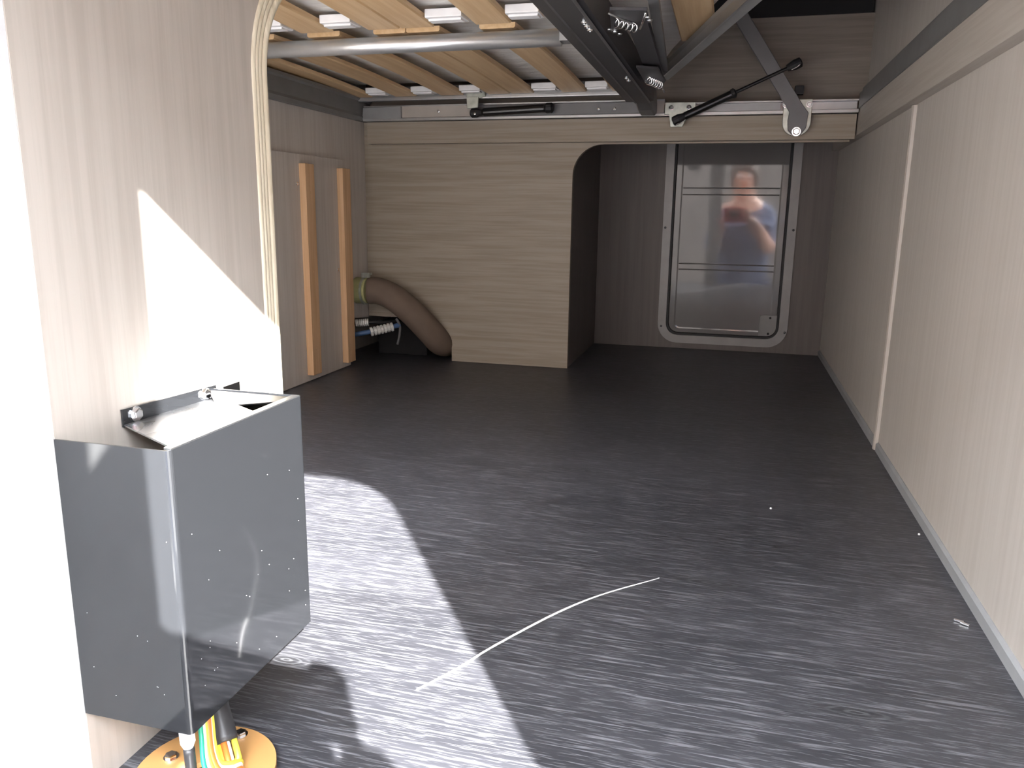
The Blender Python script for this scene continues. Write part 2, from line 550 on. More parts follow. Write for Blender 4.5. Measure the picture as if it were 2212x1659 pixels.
# upper back wall above the bed rail, dark recess above it
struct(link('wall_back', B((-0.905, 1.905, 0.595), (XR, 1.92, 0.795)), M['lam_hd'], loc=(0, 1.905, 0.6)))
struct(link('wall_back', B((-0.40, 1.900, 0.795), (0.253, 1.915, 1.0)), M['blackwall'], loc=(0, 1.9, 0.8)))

# ------------------------------------------------------------------ far hatch door
def door():
    d = bpy.data.objects.new('door_1', None)
    COL.objects.link(d)
    d.location = (-0.01, YB, 0.02)
    d['_o'] = (-0.01, YB, 0.02)
    d['kind'] = 'structure'
    y = YB
    n = 8
    def ring(x0, z0, x1, z1, r): return rrect(x0, z0, x1, z1, r, n)
    link('door_frame', ring_prism(ring(-0.188, 0.016, 0.168, 0.735, 0.055), ring(-0.170, 0.034, 0.150, 0.717, 0.038), 'y', y - 0.006, y + 0.006), M['frame'], d)
    link('door_frame', ring_prism(ring(-0.173, 0.031, 0.153, 0.720, 0.041), ring(-0.165, 0.039, 0.145, 0.712, 0.034), 'y', y - 0.009, y + 0.008), M['frame'], d)
    link('gasket', ring_prism(ring(-0.165, 0.039, 0.145, 0.712, 0.034), ring(-0.1595, 0.0445, 0.1395, 0.7065, 0.029), 'y', y - 0.0035, y + 0.012), M['rubber'], d)
    # door skin: flat field plus pressed border and two horizontal beads
    bm = bmesh.new()
    X0, X1, Z0, Z1 = -0.1595, 0.1395, 0.0445, 0.7065
    bev = [(X0, Z0, X1, Z1, 0.029, y + 0.006), (X0 + .002, Z0 + .002, X1 - .002, Z1 - .002, 0.027, y + 0.0038),
           (X0 + .016, Z0 + .012, X1 - .016, Z1 - .012, 0.018, y + 0.0038), (X0 + .020, Z0 + .016, X1 - .020, Z1 - .016, 0.015, y + 0.0045)]
    prev = None
    for (a, b, c, e, r, yy) in bev:
        vs = [bm.verts.new((p[0], yy, p[1])) for p in ring(a, b, c, e, r)]
        if prev:
            for i in range(len(vs)):
                j = (i + 1) % len(vs)
                bm.faces.new((prev[i], prev[j], vs[j], vs[i]))
        prev = vs
    bm.faces.new(prev)
    link('door_panel', bm, M['hatch'], d)
    for z in (0.432, 0.450, 0.226, 0.242):
        link('bead', prism([(y + 0.0046, z - 0.0022), (y + 0.0040, z), (y + 0.0046, z + 0.0022)], 'x', -0.138, 0.118), M['hatch'], d)
    # lock plate in the lower right corner
    pl = prism([(0.092, 0.047), (0.112, 0.0465)] + arc(0.1125, 0.0725, 0.026, -90, 0, 6) + [(0.1385, 0.106)] + arc(0.100, 0.098, 0.008, 90, 180, 4), 'y', y - 0.0015, y + 0.002, 0.0006)
    p = link('lock_plate', pl, M['greyplastic'], d)
    for (a, b) in ((0.1205, 0.0985), (0.118, 0.054)):
        screw('screw', (a, y - 0.0015, b), (0, -1, 0), 0.0032, M['rubber'], p)
    for (a, b) in ((-0.181, 0.341), (-0.178, 0.062), (0.161, 0.340), (0.1615, 0.060)):
        screw('screw', (a, y - 0.0055, b), (0, -1, 0), 0.0034, M['darksteel'], d)
door()

# ------------------------------------------------------------------ far partition (cabinet end with rounded cut-out and hose notch)
PY = 1.887
cab = thing('partition_panel', 'pale wood-grain partition under the far beam, with rounded opening and hose notch', 'panel', (-0.63, PY, 0))
outl = [(-0.674, 0.001)] + [(-0.371, 0.001)] + [(-0.371, 0.464)] + arc(-0.300, 0.464, 0.071, 180, 90, 10)[1:] + [(0.23, 0.535), (0.23, 0.592), (-0.904, 0.592), (-0.904, 0.108), (-0.80, 0.108), (-0.745, 0.106)] + arc(-0.745, 0.035, 0.071, 90, 0, 8)[1:]
link('front_board', prism(outl, 'y', PY, PY + 0.014), M['lam_h'], cab)
link('side_board', B((-0.386, PY + 0.0145, 0.001), (-0.372, YB - 0.001, 0.592)), M['lam_back'], cab)

# beam and rail
beam = tag(link('support_beam', B((-0.884, 1.862, 0.5385), (0.237, 1.8865, 0.5895), 0.001), M['lam_h'], loc=(-0.32, 1.87, 0.54)),
           'long pale wood-grain beam beneath the metal rail along the far side', 'beam')
rail = thing('bed_rail', 'long metal rail lying on the wood-grain beam under the bed', 'rail', (-0.32, 1.865, 0.590))
bm = bmesh.new()
# C profile: lower lip, back, upper lip
prism([(1.845, 0.5905), (1.884, 0.5905), (1.884, 0.626), (1.850, 0.626), (1.850, 0.623), (1.872, 0.623), (1.872, 0.597), (1.850, 0.597), (1.845, 0.5955)], 'x', -0.886, -0.162, bm=bm)
prism([(1.845, 0.5905), (1.884, 0.5905), (1.884, 0.618), (1.852, 0.618), (1.852, 0.615), (1.872, 0.615), (1.872, 0.598), (1.852, 0.598), (1.845, 0.5965)], 'x', -0.162, 0.237, bm=bm)
link('rail_profile', bm, M['alu'], rail)
link('rail_cover', B((-0.786, 1.852, 0.5975), (-0.600, 1.871, 0.6245), 0.0008), M['ply_base'], rail)['label'] = 'cream cover strip in the rail'
link('rail_insert', B((0.0 - 0.60, 1.853, 0.5975), (-0.198, 1.871, 0.6225), 0.0008), M['greysteel'], rail)['label'] = 'grey steel insert in the rail'
link('rail_cover', B((-0.198, 1.852, 0.5975), (-0.162, 1.871, 0.6255), 0.0008), M['ply_base'], rail)['label'] = 'cream end piece of the rail'
link('rail_insert', B((-0.092, 1.855, 0.5975), (0.083, 1.871, 0.6148), 0.0008), M['alu_dull'], rail)
link('corner_bracket', prism([(-0.889, 0.594), (-0.886, 0.622), (-0.786, 0.624), (-0.786, 0.594)], 'y', 1.846, 1.871, 0.001), M['alu_dull'], rail)
for p in ((-0.692, 1.852, 0.611), (-0.308, 1.853, 0.609), (-0.272, 1.853, 0.608)):
    screw('screw', p, (0, -1, 0), 0.0042, M['chrome'], rail, 0.7)

# ------------------------------------------------------------------ bed: frame, slats, mattress
bed = thing('slatted_bed_base', 'slatted bed base overhead, bent wood slats in a metal frame', 'bed base', (-0.4, 1.2, 0.63))
SX = [(-0.903, -0.850), (-0.792, -0.737), (-0.677, -0.620), (-0.562, -0.508), (-0.5065, -0.452), (-0.388, -0.332), (-0.275, -0.220), (-0.100, -0.045)]
def slat(x0, x1, y0, y1, z0, z1, camber):
    n = 8
    t = bmesh.new()
    rows = []
    for i in range(n + 1):
        s = i / n
        y = y0 + (y1 - y0) * s
        z = z0 + (z1 - z0) * s + camber * 4 * s * (1 - s)
        rows.append([t.verts.new((x, y, z + h)) for (x, h) in ((x0 + .002, 0), (x1 - .002, 0), (x1, .002), (x1, .008), (x0, .008), (x0, .002))])
    for i in range(n):
        for k in range(6):
            t.faces.new((rows[i][k], rows[i][(k + 1) % 6], rows[i + 1][(k + 1) % 6], rows[i + 1][k]))
    t.faces.new(rows[0]); t.faces.new(rows[-1][::-1])
    return t
for i, (a, b) in enumerate(SX):
    if i < 7:
        link('slat', slat(a, b, 1.215, 1.826, 0.648, 0.6425, 0.005), M['slat'], bed)
    if i == 7:
        link('slat', slat(a, b, 1.10, 1.385, 0.658, 0.652, 0.0), M['slat'], bed)
    link('slat', slat(a, b, 0.50, 1.195 if i < 7 else 1.095, 0.660, 0.650 if i < 7 else 0.659, 0.004 if i < 7 else 0), M['slat'], bed)
# white slat holders between the slats
def holder(x0, x1, y, z):
    t = bmesh.new()
    box(t, (x0 + .004, y - .022, z), (x1 - .004, y + .016, z + 0.012), 0.002)
    box(t, (x0 + .007, y - .014, z - 0.003), (x1 - .007, y + .004, z + 0.001), 0.001)
    return t
gaps = [(SX[i][1], SX[i + 1][0]) for i in range(6) if i != 3]
for a, b in gaps:
    link('slat_holder', holder(a, b, 1.80, 0.645), M['white'], bed)
    link('slat_holder', holder(a, b, 1.165, 0.651), M['white'], bed)
cr = bmesh.new()
tube(cr, [(-0.903, 1.218, 0.632), (-0.262, 1.218, 0.632)], 0.0125, 20)
link('cross_tube', cr, M['tube'], bed, smooth=True)
link('tube_bracket', prism([(-0.262, 0.625), (-0.262, 0.644), (-0.246, 0.652), (-0.224, 0.652), (-0.224, 0.640), (-0.240, 0.625)], 'y', 1.205, 1.232), M['alu_dull'], bed)
fb = bmesh.new()
box(fb, (-0.905, 1.828, 0.6345), (-0.215, 1.842, 0.6425), 0.001)
box(fb, (-0.905, 1.832, 0.6425), (-0.215, 1.842, 0.666), 0.001)
link('frame_bar', fb, M['alu'], bed)
# anthracite side tube running front to back
st = bmesh.new()
prism([(-0.2245, 0.6005), (-0.208, 0.6005), (-0.207, 0.598), (-0.179, 0.598), (-0.177, 0.601), (-0.170, 0.602), (-0.168, 0.640), (-0.170, 0.640), (-0.172, 0.645), (-0.2245, 0.645)], 'y', 0.30, 1.690, bm=st)
link('side_tube', st, M['darksteel'], bed)
link('ridge', prism([(-0.2085, 0.5985), (-0.2065, 0.5965), (-0.2045, 0.5985)], 'y', 0.30, 1.690), M['greysteel'], bed)
link('ridge', prism([(-0.1795, 0.5985), (-0.1775, 0.5965), (-0.1755, 0.5990)], 'y', 0.30, 1.690), M['greysteel'], bed)
# rounded end shoe of the side tube, on the rail
sh = prism([(1.690, 0.600), (1.690, 0.645), (1.73, 0.650), (1.80, 0.640), (1.832, 0.615), (1.836, 0.600), (1.826, 0.590), (1.80, 0.586), (1.74, 0.590)], 'x', -0.208, -0.176, 0.003)
link('end_shoe', sh, M['greysteel'], bed)
for (x, y) in ((-0.183, 0.975), (-0.183, 0.995), (-0.183, 1.015), (-0.184, 1.375), (-0.184, 1.400)):
    screw('screw', (x, y, 0.598), (0, 0, -1), 0.0038, M['chrome'], bed, 0.8)
# diagonal aluminium rail at the cut corner of the bed
dr = bmesh.new()
bar(dr, (-0.143, 1.590, 0.637), (0.045, 0.900, 0.637), 0.018, 0.022, (0, 0, 1))
link('corner_rail', dr, M['alu_dull'], bed)
dr = bmesh.new()
bar(dr, (-0.150, 1.580, 0.631), (0.035, 0.900, 0.631), 0.0025, 0.014, (0, 0, 1))
link('rail_lip', dr, M['alu'], bed)

mt = bmesh.new()
poly = [(-0.90, 0.40), (0.16, 0.40), (0.05, 0.92), (-0.13, 1.60), (-0.18, 1.83), (-0.90, 1.83)]
prism(poly, 'z', 0.6705, 0.80, bm=mt)
es = [e for e in mt.edges if e.calc_face_angle(0) > 0.5]
bmesh.ops.bevel(mt, geom=es, offset=0.012, segments=3, affect='EDGES')
tag(link('mattress', mt, M['mattress'], loc=(-0.4, 1.1, 0.6705)), 'cream mattress resting on the wood slats overhead', 'mattress')

# ------------------------------------------------------------------ lifting hardware
ls = thing('lifting_hinge', 'dark folding hinge with springs and bolts beside the anthracite bed tube', 'hinge', (-0.15, 1.2, 0.60))
def plate(pts, z0, z1, mat, name='plate', parent=ls):
    return link(name, prism(pts, 'z', z0, z1, 0.0006), mat, parent)
plate([(-0.152, 0.965), (-0.110, 0.975), (-0.118, 1.030), (-0.128, 1.045), (-0.140, 1.050), (-0.166, 1.075)], 0.606, 0.610, M['darksteel'])
plate([(-0.160, 1.300), (-0.128, 1.320), (-0.126, 1.440), (-0.134, 1.480), (-0.162, 1.470)], 0.600, 0.604, M['darksteel'])
a_ = bmesh.new(); bar(a_, (-0.130, 1.030, 0.615), (-0.143, 1.44, 0.612), 0.026, 0.010, (0, 0, 1)); link('arm', a_, M['darksteel'], ls)
a_ = bmesh.new(); bar(a_, (-0.100, 0.90, 0.622), (-0.128, 1.42, 0.618), 0.012, 0.010, (0, 0, 1)); link('arm', a_, M['greysteel'], ls)
def spring(p, q, r, turns, wr):
    p, q = V(p), V(q)
    d = (q - p)
    L = d.length
    d.normalize()
    a = V((0, 0, 1)) if abs(d.z) < 0.9 else V((1, 0, 0))
    a = (a - d * a.dot(d)).normalized()
    b = d.cross(a)
    n = turns * 10
    return T([p + d * (L * i / n) + a * (r * math.cos(2 * math.pi * turns * i / n)) + b * (r * math.sin(2 * math.pi * turns * i / n)) for i in range(n + 1)], wr, 6)
link('spring', spring((-0.150, 0.995, 0.600), (-0.128, 1.032, 0.600), 0.0050, 5, 0.0011), M['chrome'], ls, smooth=True)
link('spring', spring((-0.150, 1.385, 0.594), (-0.134, 1.440, 0.594), 0.0060, 6, 0.0012), M['chrome'], ls, smooth=True)
link('wire_clip', T([(-0.153, 0.966, 0.603), (-0.139, 1.000, 0.602), (-0.131, 1.020, 0.602)], 0.0011, 6), M['alu'], ls, smooth=True)
link('wire_clip', T([(-0.125, 1.036, 0.600), (-0.119, 1.010, 0.602), (-0.113, 0.985, 0.606)], 0.0014, 6), M['chrome'], ls, smooth=True)
link('wire_clip', T([(-0.137, 1.440, 0.598), (-0.133, 1.465, 0.594), (-0.132, 1.490, 0.590)], 0.0016, 6), M['chrome'], ls, smooth=True)
for p in ((-0.166, 1.058, 0.606), (-0.161, 1.072, 0.606), (-0.157, 1.086, 0.606), (-0.113, 1.005, 0.606), (-0.112, 1.020, 0.606), (-0.158, 1.435, 0.600), (-0.155, 1.452, 0.600), (-0.142, 1.030, 0.606)):
    hexbolt('bolt', p, (0, 0, -1), 0.0030, M['chrome'], ls)

# pivot arm with round plate
pv = thing('pivot_arm', 'grey steel lifting arm bolted to a round plate at right end of rail', 'bracket', (0.115, 1.84, 0.55))
pp = [(0.088, 0.618), (0.088, 0.575)] + arc(0.1165, 0.572, 0.0285, 180, 360, 14) + [(0.145, 0.618)]
rp = link('round_plate', prism(pp, 'y', 1.8405, 1.8445, 0.0008), M['galv'], pv)
# arm outline in the x-z plane
A0, A1 = V((-0.022, 0.800)), V((0.112, 0.600))
d = (A1 - A0).normalized(); s = V((-d.y, d.x))
wdt = 0.0145
arm = [A0 + s * wdt, A0 - s * wdt, A1 - s * wdt, V((0.098, 0.575)), V((0.100, 0.555)), V((0.110, 0.545)), V((0.126, 0.545)), V((0.136, 0.560)), V((0.138, 0.590)), A1 + s * wdt]
link('arm', prism([tuple(p) for p in arm], 'y', 1.832, 1.8385, 0.001), M['greysteel'], pv)
hexbolt('bolt', (0.117, 1.832, 0.552), (0, -1, 0), 0.0075, M['chrome'], pv)
for x in (0.092, 0.139):
    hexbolt('bolt', (x, 1.8405, 0.607), (0, -1, 0), 0.0050, M['chrome'], rp)
link('stop_block', B((0.108, 1.840, 0.6275), (0.126, 1.858, 0.646), 0.003), M['rubber'], pv)

# small plate holding the lower end of the gas spring
bp = thing('spring_bracket', 'small grey mounting plate with two bolts under the slanting gas spring', 'bracket', (-0.127, 1.846, 0.58))
link('plate', prism([(-0.160, 0.592), (-0.160, 0.618), (-0.094, 0.617), (-0.094, 0.606), (-0.108, 0.594), (-0.120, 0.566), (-0.146, 0.566), (-0.150, 0.592)], 'y', 1.8395, 1.8445, 0.0008), M['galv'], bp)
for x in (-0.146, -0.108):
    hexbolt('bolt', (x, 1.8395, 0.606), (0, -1, 0), 0.0045, M['chrome'], bp)

def gas_spring(name, a, m, b, label, r1=0.0092, r2=0.0042):
    a, m, b = V(a), V(m), V(b)
    o = thing(name, label, 'gas spring', tuple(a))
    d = (b - a).normalized()
    link('cylinder', T([a + d * 0.018, a + d * 0.020, m - d * 0.004, m], [r1 * 0.8, r1, r1, r1 * 0.8], 16), M['black'], o, smooth=False)
    link('collar', T([m - d * 0.008, m - d * 0.006, m - d * 0.001, m + d * 0.002], [r1, r1 * 1.2, r1 * 1.2, r1 * 0.7], 16), M['rubber'], o)
    link('rod', T([m, b - d * 0.016], r2, 12), M['black'], o)
    for p, q in ((a, d), (b, -d)):
        link('ball_socket', T([p - q * 0.008, p - q * 0.006, p + q * 0.006, p + q * 0.022], [0.006, 0.0100, 0.0105, 0.0068], 12), M['rubber'], o)
    return o
gs = gas_spring('gas_spring', (-0.133, 1.822, 0.578), (-0.013, 1.822, 0.632), (0.108, 1.822, 0.686), 'black gas spring with thin rod slanting up across the grey arm', 0.0085, 0.0036)
link('clip', T([(-0.131, 1.811, 0.568), (-0.120, 1.811, 0.572), (-0.112, 1.811, 0.578)], 0.0010, 6), M['chrome'], gs)
link('clip', T([(0.096, 1.811, 0.672), (0.106, 1.811, 0.677), (0.112, 1.811, 0.682)], 0.0010, 6), M['chrome'], gs)
link('ball_stud', T([(-0.133, 1.8275, 0.578), (-0.133, 1.8385, 0.578)], 0.004, 10), M['galv'], gs)

g2 = thing('gas_spring', 'short black gas spring lying level against the far rail', 'gas spring', (-0.60, 1.83, 0.603))
link('cylinder', T([(-0.578, 1.832, 0.6035), (-0.572, 1.832, 0.604), (-0.430, 1.832, 0.6095), (-0.426, 1.832, 0.6095)], [0.007, 0.0095, 0.0095, 0.008], 16), M['black'], g2)
link('ball_socket', T([(-0.606, 1.832, 0.6025), (-0.602, 1.832, 0.6025), (-0.590, 1.832, 0.603), (-0.578, 1.832, 0.6035)], [0.006, 0.0105, 0.0105, 0.006], 12), M['rubber'], g2)
link('ball_socket', T([(-0.430, 1.832, 0.6095), (-0.424, 1.832, 0.610), (-0.412, 1.832, 0.6105), (-0.408, 1.832, 0.6105)], [0.008, 0.0115, 0.0115, 0.007], 12), M['rubber'], g2)
screw('screw', (-0.592, 1.8215, 0.600), (0, -1, 0), 0.0030, M['chrome'], g2)
br = thing('hanging_bracket', 'galvanised bracket hanging from the bed frame over the level gas spring', 'bracket', (-0.595, 1.83, 0.62))
link('upper_plate', prism([(-0.613, 0.636), (-0.617, 0.664), (-0.572, 0.665), (-0.567, 0.638), (-0.580, 0.634)], 'y', 1.8235, 1.8275, 0.0008), M['galv'], br)
link('lower_plate', prism([(-0.610, 0.611), (-0.612, 0.637), (-0.582, 0.637), (-0.584, 0.613)], 'y', 1.8195, 1.8233, 0.0008), M['galv'], br)
screw('screw', (-0.588, 1.8235, 0.650), (0, -1, 0), 0.0035, M['chrome'], br, 0.7)

# ------------------------------------------------------------------ left access board with battens
ab = thing('access_board', 'pale access board on the left wall, two upright pine battens screwed on', 'board', (-0.895, 1.3, 0))
link('board', B((-0.9045, 0.95, 0.001), (-0.894, 1.757, 0.4935), 0.001), M['lam_left'], ab)
for (y0, y1, z0, z1) in ((1.545, 1.582, 0.016, 0.474), (1.714, 1.752, 0.014, 0.473)):
    bt = link('batten', B((-0.8935, y0, z0), (-0.878, y1, z1), 0.0012), M['batten'], ab)
    for zz in (z0 + 0.06, (z0 + z1) / 2, z1 - 0.06):
        screw('screw', (-0.878, (y0 + y1) / 2, zz), (1, 0, 0), 0.0030, M['batten'], bt, 0.25)
for (y, z) in ((1.536, 0.432), (1.590, 0.421), (1.590, 0.215), (1.590, 0.048), (1.706, 0.24), (1.7535, 0.055)):
    screw('screw', (-0.8935, y, z), (1, 0, 0), 0.0040, M['chrome'], ab)
cb = thing('cable_clip', 'small dark cable clip on the wall right of the far batten', 'clip', (-0.90, 1.78, 0.43))
link('clip_body', B((-0.9045, 1.772, 0.425), (-0.897, 1.782, 0.440), 0.001), M['greysteel'], cb)
link('clip_body', B((-0.9045, 1.769, 0.447), (-0.899, 1.777, 0.456), 0.001), M['greysteel'], cb)

# ------------------------------------------------------------------ hose and pipes in the far left corner
hs = thing('foam_hose', 'thick brown foam-covered hose curving down into the notch of the far partition', 'hose', (-0.85, 1.83, 0.15))
path = bez([(-0.872, 1.822, 0.181), (-0.845, 1.828, 0.180), (-0.805, 1.834, 0.162), (-0.760, 1.842, 0.125), (-0.722, 1.862, 0.078), (-0.705, 1.895, 0.045), (-0.700, 1.97, 0.036)], 8)
link('hose_body', T(path, 0.0335, 24), M['hose'], hs, smooth=True)
link('collar', T([(-0.9035, 1.82, 0.181), (-0.897, 1.82, 0.181), (-0.872, 1.821, 0.181)], [0.033, 0.033, 0.032], 24), M['collar'], hs)['label'] = 'yellow green collar'
cl = bmesh.new()
tube(cl, [(-0.882, 1.821, 0.181), (-0.876, 1.821, 0.181)], 0.0362, 24)
box(cl, (-0.884, 1.807, 0.214), (-0.864, 1.818, 0.226), 0.001)
tube(cl, [(-0.884, 1.812, 0.221), (-0.858, 1.814, 0.224)], 0.0028, 8)
link('hose_clamp', cl, M['galv'], hs)
tray = link('dark_box', prism([(-0.900, 0.0015), (-0.900, 0.088), (-0.80, 0.1), (-0.76, 0.09), (-0.76, 0.0015)], 'y', 1.93, 2.10, 0.002), M['blackwall'], loc=(-0.8, 1.93, 0))
tag(tray, 'black box low in the recess behind the brown hose', 'box')
def pipe(label, pts, r, mat, ca, cb_):
    o = thing('water_pipe', label, 'pipe', pts[0])
    link('pipe', T(bez(pts, 6), r, 12), mat, o, smooth=True)
    a, b = V(ca), V(cb_)
    n = 7
    P, Rr = [], []
    for i in range(n):
        for (dz, rr) in ((0.02, r * 1.35), (0.10, r * 1.85), (0.75, r * 1.85), (0.85, r * 1.35)):
            P.append(a.lerp(b, (i + dz) / n)); Rr.append(rr)
    link('fitting', T(P, Rr, 12), M['paleconn'], o)['label'] = 'pale ribbed fitting'
pipe('black water pipe with short pale ribbed fitting, upper of the two by the hose', [(-0.904, 1.80, 0.098), (-0.87, 1.812, 0.102), (-0.82, 1.85, 0.100), (-0.795, 1.925, 0.105)], 0.0052, M['rubber'], (-0.900, 1.802, 0.0995), (-0.868, 1.812, 0.1025))
pipe('blue water pipe with pale ribbed fitting, lower of the two by the hose', [(-0.904, 1.785, 0.071), (-0.87, 1.795, 0.078), (-0.82, 1.822, 0.090), (-0.795, 1.84, 0.095)], 0.0062, M['blue'], (-0.858, 1.796, 0.080), (-0.808, 1.828, 0.092))
link_ = thing('pipe_collar', 'dark upright strap at the end of the blue pipe fitting', 'strap', (-0.80, 1.835, 0.05))
link('strap', T(bez([(-0.803, 1.832, 0.112), (-0.795, 1.836, 0.095), (-0.797, 1.838, 0.07), (-0.803, 1.838, 0.045)], 5), 0.003, 8), M['greysteel'], link_)

# ------------------------------------------------------------------ steel box on the near left panel
jb = thing('junction_box', 'open-topped polished steel box screwed to the sunlit left panel', 'box', (-0.345, 0.44, 0.06))
BX0, BX1, BY0, BY1, BZ0, BZ1 = PX + 0.0005, -0.303, 0.3655, 0.5145, 0.0580, 0.2430
t = 0.0012
def sheet(quad, th, bm):
    q = [V(p) for p in quad]
    n = (q[1] - q[0]).cross(q[2] - q[0]).normalized() * th
    a = [bm.verts.new(p) for p in q]
    b = [bm.verts.new(p + n) for p in q]
    bm.faces.new(a); bm.faces.new(b[::-1])
    for i in range(4):
        j = (i + 1) % 4
        bm.faces.new((a[i], b[i], b[j], a[j]))
sb = bmesh.new()
r = 0.0035
# plan of front skin: near side, rounded corner, long side, rounded corner, far side
plan = [(BX0, BY0)] + arc(BX1 - r, BY0 + r, r, 270, 360, 5) + arc(BX1 - r, BY1 - r, r, 0, 90, 5) + [(BX0, BY1)]
inner = [(BX0, BY0 + t)] + arc(BX1 - r, BY0 + r, r - t, 270, 360, 5) + arc(BX1 - r, BY1 - r, r - t, 0, 90, 5) + [(BX0, BY1 - t)]
Lo = [[sb.verts.new((p[0], p[1], z)) for p in pl] for pl in (plan, inner) for z in (BZ0, BZ1)]
n = len(plan)
for i in range(n - 1):
    j = i + 1
    for a, b in ((0, 1), (1, 3), (3, 2), (2, 0)):
        sb.faces.new((Lo[a][i], Lo[a][j], Lo[b][j], Lo[b][i]))
sb.faces.new((Lo[0][0], Lo[1][0], Lo[3][0], Lo[2][0])); sb.faces.new((Lo[0][-1], Lo[1][-1], Lo[3][-1], Lo[2][-1]))
link('steel_shell', sb, M['steel'], jb)
# folded rim on top of the long side
link('rim', prism([(BX1 - 0.0062, BY0 + 0.004), (BX1 - 0.0006, BY0 + 0.003), (BX1 - 0.0006, BY1 - 0.003), (BX1 - 0.0062, BY1 - 0.004)], 'z', BZ1 - 0.0006, BZ1 + 0.0008), M['lid'], jb)
# large folded lid flap: sloping sheet between panel flange and rim
fl = bmesh.new()
sheet([(PX + 0.002, 0.421, 0.2365), (-0.3095, 0.3735, 0.2425), (-0.3095, 0.4600, 0.2425), (PX + 0.002, 0.5210, 0.2335)], 0.0012, fl)
link('lid_flap', fl, M['lid'], jb)
fg = bmesh.new()
sheet([(PX + 0.0006, 0.4205, 0.2360), (PX + 0.0006, 0.5210, 0.2330), (PX + 0.0006, 0.5210, 0.2440), (PX + 0.0006, 0.4205, 0.2480)], 0.0012, fg)
link('lid_flange', fg, M['steel'], jb)
for (y, z) in ((0.4325, 0.2425), (0.5065, 0.2400)):
    hexbolt('screw', (PX + 0.0018, y, z), (1, 0, 0), 0.0042, M['chrome'], jb)
# second flange and far end tab
f2 = bmesh.new()
sheet([(PX + 0.0006, 0.5300, 0.2320), (PX + 0.0006, 0.5520, 0.2320), (PX + 0.0006, 0.5520, 0.2405), (PX + 0.0006, 0.5300, 0.2405)], 0.0012, f2)
sheet([(PX + 0.0018, BY1 - 0.0032, 0.2420), (BX1 - 0.004, BY1 - 0.0032, 0.2420), (BX1 - 0.012, BY1 - 0.014, 0.2405), (PX + 0.022, BY1 - 0.022, 0.2350)], 0.0010, f2)
link('end_tab', f2, M['satin'], jb)
gt = B((-0.344, 0.369, 0.2280), (-0.330, 0.379, 0.2370), 0.001)
link('terminal_block', gt, M['wire_green'], jb)['label'] = 'green terminal block inside the box'

# dust specks on the steel
sp = bmesh.new()
for k in range(26):
    y, z = random.uniform(BY0 + .006, BY1 - .006), random.uniform(BZ0 + .01, BZ1 - .006)
    q = random.uniform(0.00009, 0.00020)
    box(sp, (BX1 - 0.0001, y - q, z - q), (BX1 + 0.0002, y + q, z + q))
    if k % 3 == 0:
        x = random.uniform(BX0 + .006, BX1 - .006)
        box(sp, (x - q, BY0 - 0.0002, z - q), (x + q, BY0 + 0.0001, z + q))
o = link('dust', sp, M['white'], jb)
o['kind'] = 'stuff'

# ------------------------------------------------------------------ floor grommet plate and wires
gp = thing('cable_grommet', 'round orange-brown grommet plate screwed to the floor under the steel box', 'grommet', (-0.322, 0.398, 0))
ring = ring_prism(arc(-0.322, 0.398, 0.047, 0, 352.5, 47), arc(-0.316, 0.392, 0.018, 0, 352.5, 47), 'z', 0.0005, 0.0045)
link('plate', ring, M['bronze'], gp)
for (x, y) in ((-0.352, 0.402), (-0.320, 0.4365), (-0.300, 0.365)):
    hexbolt('screw', (x, y, 0.0045), (0, 0, 1), 0.0042, M['chrome'], gp)
wr = [('wire_green', -0.314, 0.384, 0.0016, 'green wire, outermost of the curved wires under the steel box'),
      ('wire_white', -0.316, 0.3885, 0.0019, 'white wire between the green and the yellow one under the box'),
      ('wire_yellow', -0.3165, 0.392, 0.0015, 'thin yellow wire beside the orange one under the box'),
      ('wire_orange', -0.318, 0.396, 0.0026, 'orange wire curving below the edge of the steel box'),
      ('wire_white', -0.320, 0.4005, 0.0018, 'white wire between the orange wire and the bright yellow one'),
      ('wire_yellow', -0.321, 0.4040, 0.0020, 'bright yellow wire next to the black sleeve under the box')]
for i, (m_, x, y, r_, lab) in enumerate(wr):
    x, y = x + 0.005, y + 0.003
    P = bez([(x - 0.022, y + 0.014, 0.074), (x - 0.012, y + 0.008, 0.060), (x - 0.004, y - 0.001, 0.042), (x + 0.003, y - 0.009, 0.026), (x + 0.013 - 0.0008 * i, y - 0.012, 0.016), (x + 0.021 - 0.0012 * i, y - 0.006, 0.012), (x + 0.022 - 0.0015 * i, y + 0.002, 0.008), (x + 0.012, y + 0.004, -0.002)], 6)
    tag(link('wire', T(P, r_, 8), M[m_], loc=tuple(P[-1]), smooth=True), lab, 'wire')
sl = thing('cable_sleeve', 'black sleeve bundling wires beneath the steel box, yellow ends showing', 'cable', (-0.32, 0.42, 0.0))
link('sleeve', T(bez([(-0.350, 0.432, 0.075), (-0.338, 0.426, 0.056), (-0.324, 0.418, 0.036), (-0.312, 0.409, 0.020)], 6), [0.0085] * 6 + [0.009] * 6 + [0.0085] * 7, 14), M['sleeve'], sl, smooth=True)
for k, (dx, dy, m_) in enumerate(((0, 0, 'wire_white'), (0.004, 0.003, 'wire_yellow'), (-0.003, -0.004, 'wire_yellow'), (0.002, -0.005, 'wire_orange'), (-0.004, 0.003, 'wire_white'))):
    link('wire_end', T([(-0.314 + dx, 0.411 + dy, 0.024), (-0.305 + dx, 0.404 + dy, 0.012), (-0.306 + dx * 0.5, 0.397 + dy, 0.006), (-0.310, 0.392, -0.002)], 0.0022, 8), M[m_], sl, smooth=True)
link('green_core', T([(-0.346, 0.442, 0.066), (-0.334, 0.437, 0.054), (-0.326, 0.4325, 0.045)], 0.0028, 8), M['wire_green'], sl, smooth=True)
cn = thing('cable_connector', 'clear white connector on a black cable hanging at the near box corner', 'connector', (-0.318, 0.374, 0.0))
